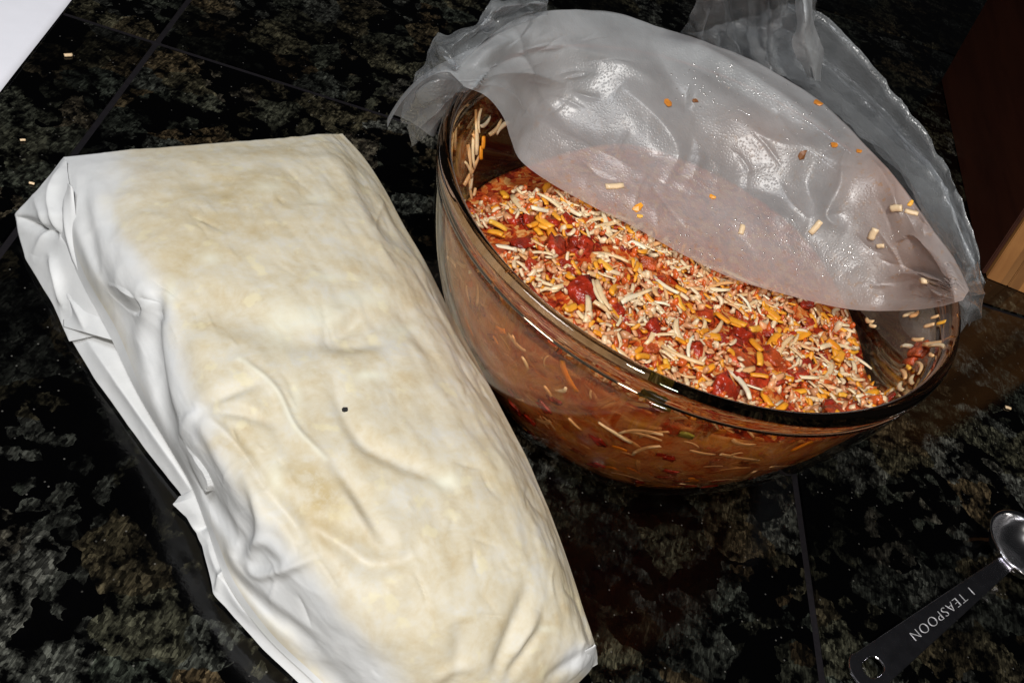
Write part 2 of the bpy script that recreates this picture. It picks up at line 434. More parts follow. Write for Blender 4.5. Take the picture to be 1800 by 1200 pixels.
def shred_mesh(name, L, wd, th, curve, twist=0.0, taper=.75):
    n = 5; v = []; f = []
    for i in range(n+1):
        u = i/n-.5; x = u*L; y = curve*L*(u*u*4-.33)+random.uniform(-.06, .06)*wd; s = 1-(1-taper)*(abs(u)*2)**3
        a = twist*u
        for k in range(6):
            q = 2*math.pi*k/6+.3; yy, zz = math.cos(q)*wd*.5*s, math.sin(q)*th*.5*s
            v.append((x, y+yy*math.cos(a)-zz*math.sin(a), yy*math.sin(a)+zz*math.cos(a)))
    for i in range(n):
        for k in range(6): f.append((i*6+k, i*6+(k+1) % 6, (i+1)*6+(k+1) % 6, (i+1)*6+k))
    f.append(tuple(range(5, -1, -1))); f.append(tuple(range(n*6, n*6+6)))
    return py_mesh(name, v, f, True)
def chunk_mesh(name, sx, sy, sz, seed):
    bm = bmesh.new(); bmesh.ops.create_cube(bm, size=1)
    bmesh.ops.subdivide_edges(bm, edges=bm.edges[:], cuts=2, use_grid_fill=True)
    for q in bm.verts:
        c = q.co.copy(); c = c*.92+c.normalized()*.06
        nz = mnoise.noise_vector(c*1.7+Vector((seed*3.1, seed, 0)))
        c += nz*.36; q.co = Vector((c.x*sx, c.y*sy, c.z*sz))
    me = bpy.data.meshes.new(name); bm.to_mesh(me); bm.free(); me.polygons.foreach_set('use_smooth', [True]*len(me.polygons)); return me
JACK = [shred_mesh('jack_shred', random.uniform(.008, .019), random.uniform(.0019, .0031), random.uniform(.0010, .0015), random.uniform(-.16, .16), random.uniform(-1, 1)) for _ in range(16)]
JSM = [shred_mesh('jack_shred_small', random.uniform(.0035, .0075), random.uniform(.0018, .0028), random.uniform(.0011, .0016), random.uniform(-.2, .2)) for _ in range(8)]
CHED = [shred_mesh('cheddar_shred', random.uniform(.007, .013), random.uniform(.0025, .0040), random.uniform(.0014, .002), random.uniform(-.1, .1), taper=.85) for _ in range(8)]
TOM = [chunk_mesh('tomato_chunk', random.uniform(.008, .014), random.uniform(.006, .010), random.uniform(.003, .005), i+1) for i in range(9)]
for l_, mm in ((JACK, 'jack'), (JSM, 'jack'), (CHED, 'cheddar'), (TOM, 'tomato')):
    for q in l_: q.materials.append(M[mm])

# where the bag's lower edge crosses the filling (photo pixels -> points at the filling)
EDGE_PX = [(815, 152, .1185), (855, 170, .1165), (884, 205, .106), (898, 245, .094), (915, 282, .083), (965, 320, .079), (1040, 362, .0785), (1120, 402, .078), (1205, 450, .077), (1290, 490, .076), (1390, 520, .075), (1490, 543, .076), (1580, 546, .084), (1645, 540, .108), (1692, 528, .1215)]
EPT = np.array([P(x, y, z) for x, y, z in EDGE_PX])
def in_front_of_bag(x, y, m=0.0):
    X = x+BC[0]; yb = np.interp(X, EPT[3:12, 0], EPT[3:12, 1]); return y+BC[1] < yb+m
def zone(x, y): return mnoise.fractal(Vector((x*30+4, y*30+9, 2.0)), 1, 2, 2)
def spot_z(sgn, th=0.0, mg=.004):
    for _ in range(60):
        x, y = spot(mg)
        if sgn*zone(x, y) > th+random.gauss(0, .12): return x, y
    return x, y
def spot(mg=.004):
    while True:
        x, y = random.uniform(-.11, .11), random.uniform(-.11, .06)
        t = math.atan2(y, x); k = int((t % (2*math.pi))/(2*math.pi)*seg) % seg
        if math.hypot(x, y) < er[k]-mg and in_front_of_bag(x, y, .012): return x, y
def put(me, name, parent, loc, rot, sc=1.0):
    o = bpy.data.objects.new(name, me); COL.objects.link(o); o.parent = parent; o.location = loc; o.rotation_euler = rot; o.scale = (sc, sc, sc); return o
for i in range(120):
    x, y = spot_z(1, -.10, .0085); put(random.choice(TOM), 'tomato_chunk', fill, (x, y, float(fz(x, y))-.006+random.uniform(-.0015, .0016)), (random.uniform(-.5, .5), random.uniform(-.5, .5), random.uniform(0, 6.3)), random.uniform(.5, 1.1))
for i in range(300):
    x, y = spot_z(-1, -.14, .006); put(random.choice(JACK), 'cheese_shred', fill, (x, y, float(fz(x, y))-.006+random.uniform(.0008, .0036)), (random.uniform(-.3, .3), random.uniform(-.34, .34), random.gauss(-.5, 1.0)), random.choice((random.uniform(.5, .9), random.uniform(.8, 1.3), random.uniform(.9, 1.6))))
for i in range(150):
    x, y = spot_z(random.choice((1, -1)), 0, .006); put(random.choice(CHED), 'cheddar_shred', fill, (x, y, float(fz(x, y))-.006+random.uniform(.0006, .0034)), (random.uniform(-.3, .3), random.uniform(-.4, .4), random.uniform(0, 6.3)), random.uniform(.7, 1.3))

def joined(name, specs, mats, parent):
    """specs: (mesh, matrix, material index) joined into one mesh"""
    V, Fc, MI = [], [], []
    for me, mx, mi_ in specs:
        b = len(V); V.extend(tuple(mx @ q.co) for q in me.vertices)
        for p in me.polygons: Fc.append(tuple(b+i for i in p.vertices)); MI.append(mi_)
    me = py_mesh(name, V, Fc, True)
    for m_ in mats: me.materials.append(m_)
    me.polygons.foreach_set('material_index', MI)
    o = link(name, me, None, parent); o['kind'] = 'stuff'; return o
def crumb_mesh(seed):
    bm = bmesh.new(); bmesh.ops.create_icosphere(bm, subdivisions=1, radius=1)
    for q in bm.verts: q.co += mnoise.noise_vector(q.co*1.7+Vector((seed, 0, seed)))*.75
    me = bpy.data.meshes.new('crumb'); bm.to_mesh(me); bm.free(); return me
CR = [crumb_mesh(i*1.7) for i in range(6)]
M['crumb_red'] = simple('crumb_red', (.60, .11, .02), .22, .3, 120)
M['crumb_pale'] = simple('crumb_pale', (.78, .58, .36), .3, .2, 120)
sp = []
def trs(loc, rot, sc):
    return Matrix.Translation(loc) @ Matrix.Rotation(rot[2], 4, 'Z') @ Matrix.Rotation(rot[1], 4, 'Y') @ Matrix.Rotation(rot[0], 4, 'X') @ Matrix.Diagonal((*sc, 1))
rr = lambda a, b: random.uniform(a, b)
for i in range(2300):
    x, y = spot_z(-1, -.13); s = rr(.0009, .0022)
    sp.append((random.choice(CR), trs((x, y, float(fz(x, y))-.006+rr(-.0002, .0026)), (rr(0, 6), rr(0, 6), rr(0, 6)), (s*rr(1.1, 2.3), s*rr(.7, 1.1), s*rr(.5, .9))), random.choice((0, 0, 0, 1, 1, 2))))
joined('rice_crumbs', sp, [M['rice'], M['crumb_red'], M['crumb_pale']], fill)
sp = []
for i in range(1000):
    x, y = spot_z(-1, -.12); s = rr(.5, 1.15)
    sp.append((random.choice(JSM), trs((x, y, float(fz(x, y))-.006+rr(.0006, .0036)), (rr(-.5, .5), rr(-.6, .6), rr(0, 6.3)), (s, s, s)), random.choice((0, 0, 1, 2))))
joined('short_shreds', sp, [M['crumb_pale'], M['rice'], M['cheddar']], fill)
# pieces pressed against the inside of the front wall, seen through the glass
sp = []
for i in range(460):
    t = rr(math.radians(165), math.radians(375)); z = rr(.012, .094)
    if z > float(fz(er[0]*math.cos(t), er[0]*math.sin(t)))+.004: continue
    r = float(prof_in(z))-random.choice((rr(.0003, .0006), rr(.0010, .0022), rr(.0012, .0022)))
    slope = math.atan2(float(prof(z+.002)-prof(z-.002)), .004)
    base = Matrix.Translation((r*math.cos(t), r*math.sin(t), z-.006)) @ Matrix.Rotation(t, 4, 'Z') @ Matrix.Rotation(slope, 4, 'Y') @ Matrix.Rotation(math.pi/2, 4, 'Y')
    k = random.random(); ml, mi_ = (JACK, 0) if k < .5 else (CHED, 1) if k < .72 else (TOM, 2)
    s = rr(.5, 1.1)*(.75 if mi_ == 2 else 1.15); sp.append((random.choice(ml), base @ Matrix.Rotation(random.gauss(1.57, .7), 4, 'Z') @ Matrix.Diagonal((s, s, s*.35, 1)), mi_))
joined('pressed_pieces', sp, [M['crumb_pale'], M['cheddar'], M['tomato']], fill)
def front_hit(px, py):
    zs = np.linspace(.112, .012, 400); q = P(np.full(400, px), np.full(400, py), zs)
    d = np.hypot(q[:, 0]-BC[0], q[:, 1]-BC[1])-prof_in(zs)
    k = np.where((d[:-1] > 0) & (d[1:] <= 0))[0]; return q[k[0]+1] if len(k) else q[200]
M['green'] = simple('green_chile', (.22, .20, .03), .35, .4, 150)
for px, py, sc_ in ((1150, 695, 1.0), (1165, 715, .7), (1205, 765, .6)):
    q = front_hit(float(px), float(py)); t = math.atan2(q[1]-BC[1], q[0]-BC[0])
    gm = chunk_mesh('green_chile_piece', .010, .008, .0016, px*.013); gm.materials.append(M['green'])
    o = put(gm, 'green_chile_piece', fill, Vector(q)-FO, (Matrix.Rotation(t, 4, 'Z') @ Matrix.Rotation(.5, 4, 'Y') @ Matrix.Rotation(math.pi/2, 4, 'Y')).to_euler(), sc_)
for px, py, a in ((965, 690, .4), (985, 685, -.5), (925, 640, .3), (880, 520, .2), (905, 600, .25), (1010, 745, .9), (1080, 760, 1.2)):
    q = front_hit(float(px), float(py)); t = math.atan2(q[1]-BC[1], q[0]-BC[0])
    put(random.choice(JACK), 'cheese_shred', fill, Vector(q)-FO, (Matrix.Rotation(t, 4, 'Z') @ Matrix.Rotation(.5, 4, 'Y') @ Matrix.Rotation(math.pi/2, 4, 'Y') @ Matrix.Rotation(a, 4, 'Z')).to_euler(), 1.0)

# greasy film of sauce smeared up the inside of the glass
def smear_mat():
    m, nt, o = mat('sauce_film'); n = N(nt)
    pos = n('TexCoord').outputs['Object']; q = n('Mapping', Vector=pos, Scale=(1, 1, .55)).outputs[0]
    a = n.noise(q, 44, 8, .7, 2.2).outputs[0]; b_ = n.noise(n.vadd(q, (5, 2, 1)), 60, 7, .68, 1.6).outputs[0]
    c = n.ramp(a, [(.33, (.50, .08, .015)), (.42, (.68, .26, .07)), (.50, (.76, .48, .27)), (.57, (.78, .50, .10)), (.64, (.84, .70, .48))])
    d = n('BsdfDiffuse', Color=c); tl = n('BsdfTranslucent', Color=c); tr = n('BsdfTransparent', Color=(.97, .90, .80, 1))
    body = n('MixShader', i0=.4, i1=d.outputs[0], i2=tl.outputs[0])
    al = n.ramp(b_, [(.38, .10), (.50, .46), (.64, .88)])
    up = n('Attribute', _attribute_name='cover').outputs['Fac']
    ms = n('MixShader', i0=n.math('MULTIPLY', al, up), i1=tr.outputs[0], i2=body.outputs[0]); nt.links.new(ms.outputs[0], o.inputs[0]); return m
M['smear'] = smear_mat()
ta = np.radians(np.linspace(168, 352, 220)); za = np.linspace(.011, .103, 40)
Gs = np.zeros((40, 220, 3)); cov = np.zeros((40, 220))
for i, z in enumerate(za):
    r_ = float(prof_in(z))-.0004; Gs[i, :, 0] = r_*np.cos(ta); Gs[i, :, 1] = r_*np.sin(ta); Gs[i, :, 2] = z-.006
    top_ = .101-.026*sstep(math.radians(325), math.radians(352), ta)-.014*(1-sstep(math.radians(168), math.radians(205), ta))
    cov[i] = sstep(math.radians(168), math.radians(176), ta)*(1-sstep(math.radians(343), math.radians(352), ta))*sstep(0, .010, top_+.004*np.sin(ta*17)+.003*np.sin(ta*41)-z)
link('sauce_film', grid_mesh('sauce_film', Gs, {'cover': cov}), M['smear'], fill)
def wall_hit(px, py):
    zs = np.linspace(.03, .112, 300); q = P(np.full(300, px), np.full(300, py), zs)
    d = np.hypot(q[:, 0]-BC[0], q[:, 1]-BC[1])-prof_in(zs)
    k = np.where((d[:-1] > 0) & (d[1:] <= 0))[0]
    k = k[-1] if len(k) else int(np.argmin(np.abs(d)))
    return q[k]
def clump(name, label, items, mats_):
    root = None
    for (me, px, py, rot, s) in items:
        q = Vector(wall_hit(px, py)); c = Vector((BC[0]-q.x, BC[1]-q.y, 0)).normalized(); q += c*.0012+Vector((0, 0, .0006))
        if root is None: root = empty(name, q)
        nm = 'tomato_chunk' if me in TOM else 'cheddar_shred' if me in CHED else 'cheese_shred'
        o = bpy.data.objects.new(nm, me); COL.objects.link(o); o.parent = root; o.location = q-root.location
        t = math.atan2(-c.y, -c.x)
        o.rotation_euler = (Matrix.Rotation(t, 4, 'Z') @ Matrix.Rotation(.45, 4, 'Y') @ Matrix.Rotation(math.pi/2, 4, 'Y') @ Matrix.Rotation(rot, 4, 'Z')).to_euler(); o.scale = (s, s, s)
    tag(root, label, 'cheese'); return root
it = []
for (x, y, r_) in [(838, 212, .4), (850, 216, 1.4), (834, 232, .2), (832, 248, -.2), (828, 262, .3), (822, 280, .1), (820, 296, -.4), (824, 312, .3), (823, 326, .2), (868, 226, 1.2), (880, 222, 1.3), (826, 300, 1.2), (830, 338, .8)]:
    it.append((random.choice(JACK if r_ != .8 else JSM), x, y, r_, rr(.9, 1.25)))
it += [(CHED[0], 846, 250, .3, .9), (CHED[1], 842, 268, .2, .9), (CHED[2], 832, 352, .6, .6)]
clump('cheese_clump', 'string of cheese shreds stuck inside the bowl wall left of the plastic bag', it, None)
it = []
for (x, y, r_) in [(1600, 612, .8), (1615, 600, .6), (1640, 628, 1.0), (1655, 612, .8), (1650, 606, .4), (1592, 660, 1.2), (1620, 648, 1.3), (1605, 672, 1.3), (1570, 692, 1.4), (1585, 684, 1.2), (1560, 704, 1.5), (1646, 560, .2), (1636, 575, .3), (1600, 555, .3), (1610, 556, .1), (1536, 575, .9), (1530, 566, 1.0)]:
    it.append((random.choice(JACK if random.random() < .5 else JSM), x, y, r_, rr(.8, 1.2)))
it += [(TOM[0], 1618, 620, .5, .8), (TOM[3], 1605, 636, .7, .6), (CHED[4], 1600, 648, 1.2, .7), (CHED[5], 1658, 570, .3, .6)]
clump('cheese_clump', 'cheese shreds and a tomato piece stuck inside the bowl wall by the right rim', it, None)

# ------------------------------------------------------------------ plastic bag over the back of the bowl
TOP_PX = [(792, 128, .1200), (838, 92, .126), (880, 58, .129), (940, 28, .130), (1010, 18, .130), (1090, 26, .130), (1170, 52, .130), (1250, 84, .130), (1340, 118, .130), (1425, 168, .130), (1500, 236, .130), (1570, 312, .129), (1625, 385, .127), (1668, 450, .124), (1702, 512, .120)]
bag = empty('plastic_bag', (BC[0], BC[1]+BR, 0))
tag(bag, 'crumpled translucent embossed plastic bag draped over the back rim of the bowl', 'bag')
BO = np.array([BC[0], BC[1]+BR, 0])
E_ = np.array(EDGE_PX, float); T_ = np.array(TOP_PX, float)
rows = []
for i in range(7):
    u = i/6; q = E_*(1-u)+T_*u
    q[:, 2] += (-.004*math.sin(math.pi*u) + (.006*math.sin(math.pi*u**2)))*np.sin(np.pi*np.linspace(0, 1, 15))**.5
    rows.append(q)
# over the rim and down behind the bowl (hidden side, still there)
PXG = cr2(rows, 190, 420)
G = P(PXG[..., 0], PXG[..., 1], PXG[..., 2])
for _ in range(120):
    r_ = np.hypot(G[..., 0]-BC[0], G[..., 1]-BC[1]); bad = (PXG[..., 2] < .1225) & (r_ > prof_in(np.minimum(PXG[..., 2], .117))-.0030)
    if not bad.any(): break
    PXG[..., 2] = np.where(bad, PXG[..., 2]+.0006, PXG[..., 2]); G = P(PXG[..., 0], PXG[..., 1], PXG[..., 2])
zz = PXG[..., 2].copy()
for _ in range(60):
    zp = np.pad(zz, 1, mode='edge'); zz = np.maximum(PXG[..., 2], (zp[:-2, 1:-1]+zp[2:, 1:-1]+zp[1:-1, :-2]+zp[1:-1, 2:])/4)
PXG[..., 2] = zz; G = P(PXG[..., 0], PXG[..., 1], PXG[..., 2])
last = G[-1]; outd = last[:, :2]-BC; outd /= np.linalg.norm(outd, axis=1, keepdims=True)
FOLD = [([(1085, 150), (1150, 210), (1190, 270), (1180, 300), (1165, 330)], .0060, 22), ([(1140, 60), (1185, 130), (1215, 200), (1215, 270), (1175, 335)], -.0045, 20),
        ([(900, 200), (960, 220), (1040, 260), (1110, 300), (1160, 325)], .0045, 20), ([(905, 120), (960, 170), (1010, 230), (1090, 300)], -.0045, 24),
        ([(930, 60), (1010, 90), (1080, 110), (1160, 150)], .0040, 16), ([(900, 50), (920, 100), (930, 140), (960, 180)], .0030, 9),
        ([(1140, 62), (1230, 90), (1330, 150), (1400, 195), (1470, 245)], .0045, 12), ([(1160, 85), (1250, 130), (1350, 190), (1440, 240)], -.0030, 16),
        ([(1235, 120), (1215, 200), (1225, 280), (1195, 340)], .0040, 18), ([(1290, 190), (1330, 240), (1400, 260), (1470, 248)], .0035, 18),
        ([(1480, 290), (1475, 330), (1450, 380), (1490, 405)], .0050, 14), ([(1520, 270), (1560, 330), (1580, 390)], .0035, 10), ([(1440, 270), (1420, 320), (1440, 380)], -.0040, 20),
        ([(1700, 520), (1640, 490), (1580, 480), (1540, 500)], .0035, 8), ([(1700, 520), (1640, 440), (1590, 420)], .0035, 9), ([(1690, 525), (1620, 520), (1560, 530)], -.0025, 9), ([(1700, 515), (1670, 430), (1630, 370)], .0030, 8),
        ([(820, 150), (870, 130), (930, 130), (1000, 150)], .0040, 10), ([(822, 148), (880, 160), (920, 200)], .0035, 9), ([(815, 145), (850, 100), (900, 70)], .0030, 9), ([(828, 145), (900, 105), (990, 85)], -.0030, 10),
        ([(1300, 420), (1360, 380), (1420, 400)], .0025, 26), ([(1050, 330), (1120, 350), (1230, 400)], .0020, 24), ([(1260, 330), (1330, 330), (1400, 360)], -.0030, 34)]
def rumple(PXG, G, fold, n1=.0022, n2=.0009, fade=None, seed=0):
    nrm = normals(G); d = creases(PXG[..., 0], PXG[..., 1], fold)
    nz = n1*vnoise(G, 28, seed, 2) + n2*(1-2*np.abs(vnoise(G, 60, seed+5, 2)))
    if fade is not None: d = d*fade; nz = nz*fade
    return G + nrm*(d+nz)[..., None]
FINEB = []
for _ in range(46):
    k_ = random.random()
    x0_, y0_ = (random.gauss(940, 60), random.gauss(110, 40)) if k_ < .4 else (random.gauss(1610, 50), random.gauss(440, 45)) if k_ < .75 else (random.uniform(1000, 1550), random.uniform(120, 380))
    a_ = math.atan2(y0_-145, x0_-820)+random.gauss(0, .25) if k_ < .4 else math.atan2(y0_-525, x0_-1695)+random.gauss(0, .3) if k_ < .75 else random.uniform(0, 3.1); l_ = random.uniform(30, 110)
    FINEB.append(([(x0_, y0_), (x0_+l_*.5*math.cos(a_)+random.uniform(-6, 6), y0_+l_*.5*math.sin(a_)+random.uniform(-6, 6)), (x0_+l_*math.cos(a_), y0_+l_*math.sin(a_))], random.choice((-1, 1))*random.uniform(.0006, .0015), random.uniform(3, 6), 'sharp'))
rowu = np.linspace(0, 1, 190)[:, None]; colu = np.linspace(0, 1, 420)[None, :]; fade = 1.0*sstep(0, .12, rowu)*(.25+.75*sstep(0, .12, colu)*sstep(0, .16, 1-colu))
G1 = rumple(PXG, G, [(f_[0], f_[1], f_[2]*1.35) for f_ in FOLD]+FINEB, .0009, .0003, fade)
skirt = []
for i in range(1, 26):
    u = i/25; q = G1[-1].copy(); q[:, :2] += outd*(.012*math.sin(u*1.6)+.010*u)[..., None] if False else outd*(.012*math.sin(u*1.6)+.010*u)
    q[:, 2] -= (.075-.060*sstep(.80, .94, np.linspace(0, 1, 420)))*u**1.6*(.55+.45*np.sin(np.linspace(0, 9, 420))**2); q[:, :2] += outd*(.006*u*np.sin(np.linspace(0, 40, 420))*(1-sstep(.84, .92, np.linspace(0, 1, 420))))[:, None]; q[:, :2] -= outd*((.012*math.sin(u*1.6)+.010*u)*.75*sstep(.84, .95, np.linspace(0, 1, 420)))[:, None]
    skirt.append(q)
GG = np.concatenate([G1, np.array(skirt)])
pxa = np.concatenate([PXG, np.repeat(PXG[-1:], 25, 0)])
def blob(PX, PY, cx, cy, rx, ry): return np.exp(-(((PX-cx)/rx)**2+((PY-cy)/ry)**2))
X_, Y_ = pxa[..., 0], pxa[..., 1]
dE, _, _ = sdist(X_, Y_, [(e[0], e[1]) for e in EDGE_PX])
stain = np.clip(np.exp(-dE/70)*.9*sstep(880, 1000, X_) + blob(X_, Y_, 1560, 310, 90, 70)*.9 + blob(X_, Y_, 1330, 250, 90, 60)*.4 + blob(X_, Y_, 1600, 430, 70, 90)*.7, 0, 1)  # food stains, plus painted glow of the filling along the lower edge
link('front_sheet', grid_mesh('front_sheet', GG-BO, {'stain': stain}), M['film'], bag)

# back lobe standing behind the bowl
B_in = [(1205, 66, .120), (1300, 104, .120), (1400, 152, .120), (1480, 214, .120), (1550, 286, .120), (1605, 360, .118), (1650, 430, .115), (1690, 505, .112)]
B_out = [(1380, 8, .150), (1432, 22, .148), (1500, 88, .142), (1562, 152, .134), (1622, 232, .124), (1668, 305, .112), (1703, 400, .098), (1728, 498, .080)]
bi, bo_ = np.array(B_in, float), np.array(B_out, float)
rows = []
for u in np.linspace(0, 1, 5):
    q = bi*(1-u)+bo_*u; q[:, 2] += -.016*math.sin(math.pi*u); rows.append(q)
PB = cr2(rows, 90, 260); GB = P(PB[..., 0], PB[..., 1], PB[..., 2])
BF = [([(1430, 60), (1500, 150), (1570, 220), (1640, 320), (1690, 430)], .0035, 9), ([(1400, 180), (1480, 225), (1560, 300), (1620, 380)], .0045, 8), ([(1420, 150), (1500, 200), (1590, 290), (1650, 400)], -.0045, 12),
      ([(1560, 210), (1620, 290), (1660, 350)], .0030, 10), ([(1470, 90), (1540, 160)], .002, 7), ([(1640, 330), (1690, 400), (1710, 480)], .003, 7), ([(1620, 340), (1660, 345), (1690, 350)], .002, 6)]
GB = rumple(PB, GB, BF, .0022, .0014, seed=11)
drop = []
for i in range(1, 22):
    u = i/21; q = GB[-1].copy(); o2 = q[:, :2]-BC; o2 /= np.linalg.norm(o2, axis=1, keepdims=True)
    q[:, :2] += o2*(.014*math.sin(u*2.6)); q[:, 2] = q[:, 2]*(1-u)+.004*u; drop.append(q)
link('back_sheet', grid_mesh('back_sheet', np.concatenate([GB, np.array(drop)])-BO), M['film_clear'], bag)
# gathered neck running up out of the picture
nk_l = [(1190, 62, .124), (1212, 30, .140), (1222, 0, .156), (1232, -40, .178), (1244, -90, .20)]
nk_r = [(1440, 160, .118), (1412, 110, .128), (1424, 40, .150), (1430, -20, .172), (1425, -90, .198)]
nl, nr_ = np.array(nk_l, float), np.array(nk_r, float)
cols = []
for u in np.linspace(0, 1, 7):
    q = nl*(1-u)+nr_*u; q[:, 2] += .006*math.sin(u*11); cols.append(q)
PN = np.swapaxes(cr2(cols, 200, 90), 0, 1); GN = P(PN[..., 0], PN[..., 1], PN[..., 2])
NF = [([(x0, -60), (x0+8, 30), (x1, 90), (x1+35, 150)], a, wd) for x0, x1, a, wd in ((1240, 1250, .004, 7), (1262, 1275, -.004, 7), (1285, 1300, .004, 6), (1310, 1330, -.003, 7), (1335, 1350, .003, 6), (1360, 1375, -.004, 8), (1390, 1400, .004, 7))]
GN = rumple(PN, GN, NF, .0018, .0022, seed=21)
link('gathered_neck', grid_mesh('gathered_neck', GN-BO), M['film_clear'], bag)
# strip that stands up beside the neck
s_l = np.array([(1395, -20, .172), (1402, 40, .160), (1392, 72, .150), (1400, 100, .142), (1418, 138, .128)], float)
s_r = np.array([(1432, -20, .172), (1428, 22, .166), (1436, 62, .154), (1446, 96, .142), (1440, 142, .127)], float)
PS = cr2([s_l, s_l*.5+s_r*.5+np.array([0, 0, .004]), s_r], 24, 70); GS = P(PS[..., 0], PS[..., 1], PS[..., 2])
link('neck_strip', grid_mesh('neck_strip', rumple(PS, GS, [], .0012, .0008, seed=31)-BO), M['film'], bag)
# puckered corner hanging over the left rim
c_in = np.array([(828, 152, .1190), (812, 150, .1195), (806, 120, .122), (830, 90, .127), (870, 62, .129), (915, 42, .130), (962, 26, .130)], float)
c_md = np.array([(800, 190, .108), (775, 165, .116), (778, 120, .123), (800, 100, .127), (850, 50, .131), (900, 22, .134), (962, 14, .133)], float)
c_out = np.array([(722, 265, .070), (712, 205, .088), (745, 110, .110), (772, 66, .124), (838, 40, .134), (872, 2, .142), (964, -3, .137)], float)
PC = cr2([c_in, c_md, c_md*.5+c_out*.5+np.array([0, 0, .004]), c_out], 90, 170)
wob = np.array(PC); jag = 5*np.sin(np.linspace(0, 60, 170))+4*np.sin(np.linspace(1, 23, 170))
wob[..., 1] += (np.linspace(0, 1, 90)[:, None]**3)*jag[None]*.5
GC = P(wob[..., 0], wob[..., 1], wob[..., 2])
CF = [([(815, 150), (770, 150), (730, 190)], .005, 9), ([(815, 150), (790, 110), (770, 75)], .005, 9), ([(815, 160), (760, 200), (728, 240)], -.005, 10), ([(820, 140), (850, 80), (845, 50)], .005, 9), ([(830, 150), (790, 180), (760, 215)], .004, 8), ([(820, 145), (800, 130), (745, 120)], -.004, 9), ([(860, 70), (900, 40), (940, 10)], .003, 7), ([(850, 60), (868, 30)], -.004, 8)]
link('puckered_corner', grid_mesh('puckered_corner', rumple(wob, GC, CF, .002, .0015, seed=41)-BO, {'stain': np.zeros(GC.shape[:2])}), M['film_clear'], bag)
# bunched corner at the right rim
d_in = np.array([(1702, 470, .118), (1690, 500, .1195), (1682, 528, .120), (1690, 545, .1185), (1694, 560, .112)], float)
d_out = np.array([(1716, 460, .104), (1724, 490, .100), (1726, 515, .097), (1718, 545, .094), (1699, 572, .095)], float)
PD = cr2([d_in, d_in*.5+d_out*.5+np.array([3, 0, .006]), d_out], 40, 70); GD = P(PD[..., 0], PD[..., 1], PD[..., 2])
DF = [([(1685, 525), (1705, 520), (1725, 515)], .003, 5), ([(1688, 530), (1708, 545), (1715, 560)], .003, 5), ([(1688, 520), (1705, 500), (1722, 490)], -.003, 6)]
link('bunched_corner', grid_mesh('bunched_corner', rumple(PD, GD, DF, .001, .001, seed=51)-BO), M['film_clear'], bag)

# things lying on the bag
from mathutils.bvhtree import BVHTree
dg_v = [Vector(q) for q in GG.reshape(-1, 3)]; nrw, ncl = GG.shape[:2]
bvh = BVHTree.FromPolygons(dg_v, [(i*ncl+k, i*ncl+k+1, (i+1)*ncl+k+1, (i+1)*ncl+k) for i in range(nrw-1) for k in range(ncl-1)])
def on_bag(px, py):
    d = Vector(FW + (px-900)/F_PX*RT - (py-600)/F_PX*UP).normalized()
    h_, n_, _, _ = bvh.ray_cast(Vector((0, 0, CAM_H)), d)
    if h_ is None: return None, None
    if n_.dot(d) > 0: n_ = -n_
    return h_, n_
def tbasis(n_):
    x = Vector(RT); x = (x-n_*x.dot(n_)).normalized(); y = n_.cross(x)
    return Matrix((x, y, n_)).transposed().to_4x4()
def stick(name, me, px, py, rot, s, label, cat, group):
    h_, n_ = on_bag(px, py)
    if h_ is None: return
    o = bpy.data.objects.new(name, me); COL.objects.link(o); o.location = h_+n_*.0004
    o.rotation_euler = (tbasis(n_) @ Matrix.Rotation(rot, 4, 'Z')).to_euler(); o.scale = (s, s, s)
    tag(o, label, cat, group)
SH = [shred_mesh('cheese_bit', L, .0034, .0022, .03, taper=.95) for L in (.0092, .0056, .0078, .0052)]
for q in SH: q.materials.append(M['crumb_pale'])
DOT = []
for k, mm in enumerate(('sauce', 'pepper', 'cheddar')):
    q = crumb_mesh(k*2.3+.4); q.transform(Matrix.Diagonal((.0017, .0022, .0009, 1))); q.materials.append(M[mm]); DOT.append(q)
g1 = 'cheese bits stuck on the plastic bag'
for me_, px, py, rot, s, lab in [(SH[0], 1080, 328, .2, 1.0, 'longest pale cheese bit on the bag, above the left part of its lower edge'), (SH[1], 1304, 404, 1.3, .9, 'short upright cheese bit on the middle of the bag'), (SH[2], 1434, 400, .9, 1.0, 'slanted pale cheese bit on the bag between two upright ones'), (SH[3], 1535, 411, 1.3, 1.15, 'thick pale cheese bit on the right part of the bag'),
                           (SH[3], 1548, 432, .3, .7, 'small cheese crumb just below the thick cheese bit on the bag'), (SH[3], 1630, 496, .1, 1.3, 'plump white cheese crumb on the bag near the right rim'), (SH[3], 1576, 366, .2, 1.1, 'left of two orange-stained cheese crumbs on the right of the bag'), (SH[2], 1602, 374, -.4, .8, 'right of two orange-stained cheese crumbs on the right of the bag')]:
    stick('cheese_bit', me_, px, py, rot, s, lab, 'cheese', g1)
g2 = 'food specks on the plastic bag'
for k, px, py, s, lab in [(0, 1174, 182, 1.2, 'orange sauce speck on the middle fold of the bag'), (1, 1411, 272, 1.2, 'dark brown spice speck on the right half of the bag'), (1, 1222, 178, .7, 'small brown speck right of the orange speck on the bag'), (0, 1438, 183, 1.2, 'orange oval speck on the bag near its top fold'), (0, 1510, 267, .7, 'small red-orange speck on the bag by its stained upper right edge'),
                          (2, 1120, 365, 1.3, 'yellow crumb on the bag above the filling, below the longest cheese bit'), (2, 1252, 346, .8, 'tiny yellow crumb alone near the centre of the bag'), (2, 1124, 380, .7, 'pale tiny crumb just under the yellow crumb on the bag'), (0, 1466, 256, .9, 'orange smear speck left of the stained upper right edge of the bag'), (2, 1600, 358, .8, 'orange crumb above the two stained cheese crumbs on the bag')]:
    stick('food_speck', DOT[k], px, py, random.uniform(0, 3), s, lab, 'speck', g2)
sp = []
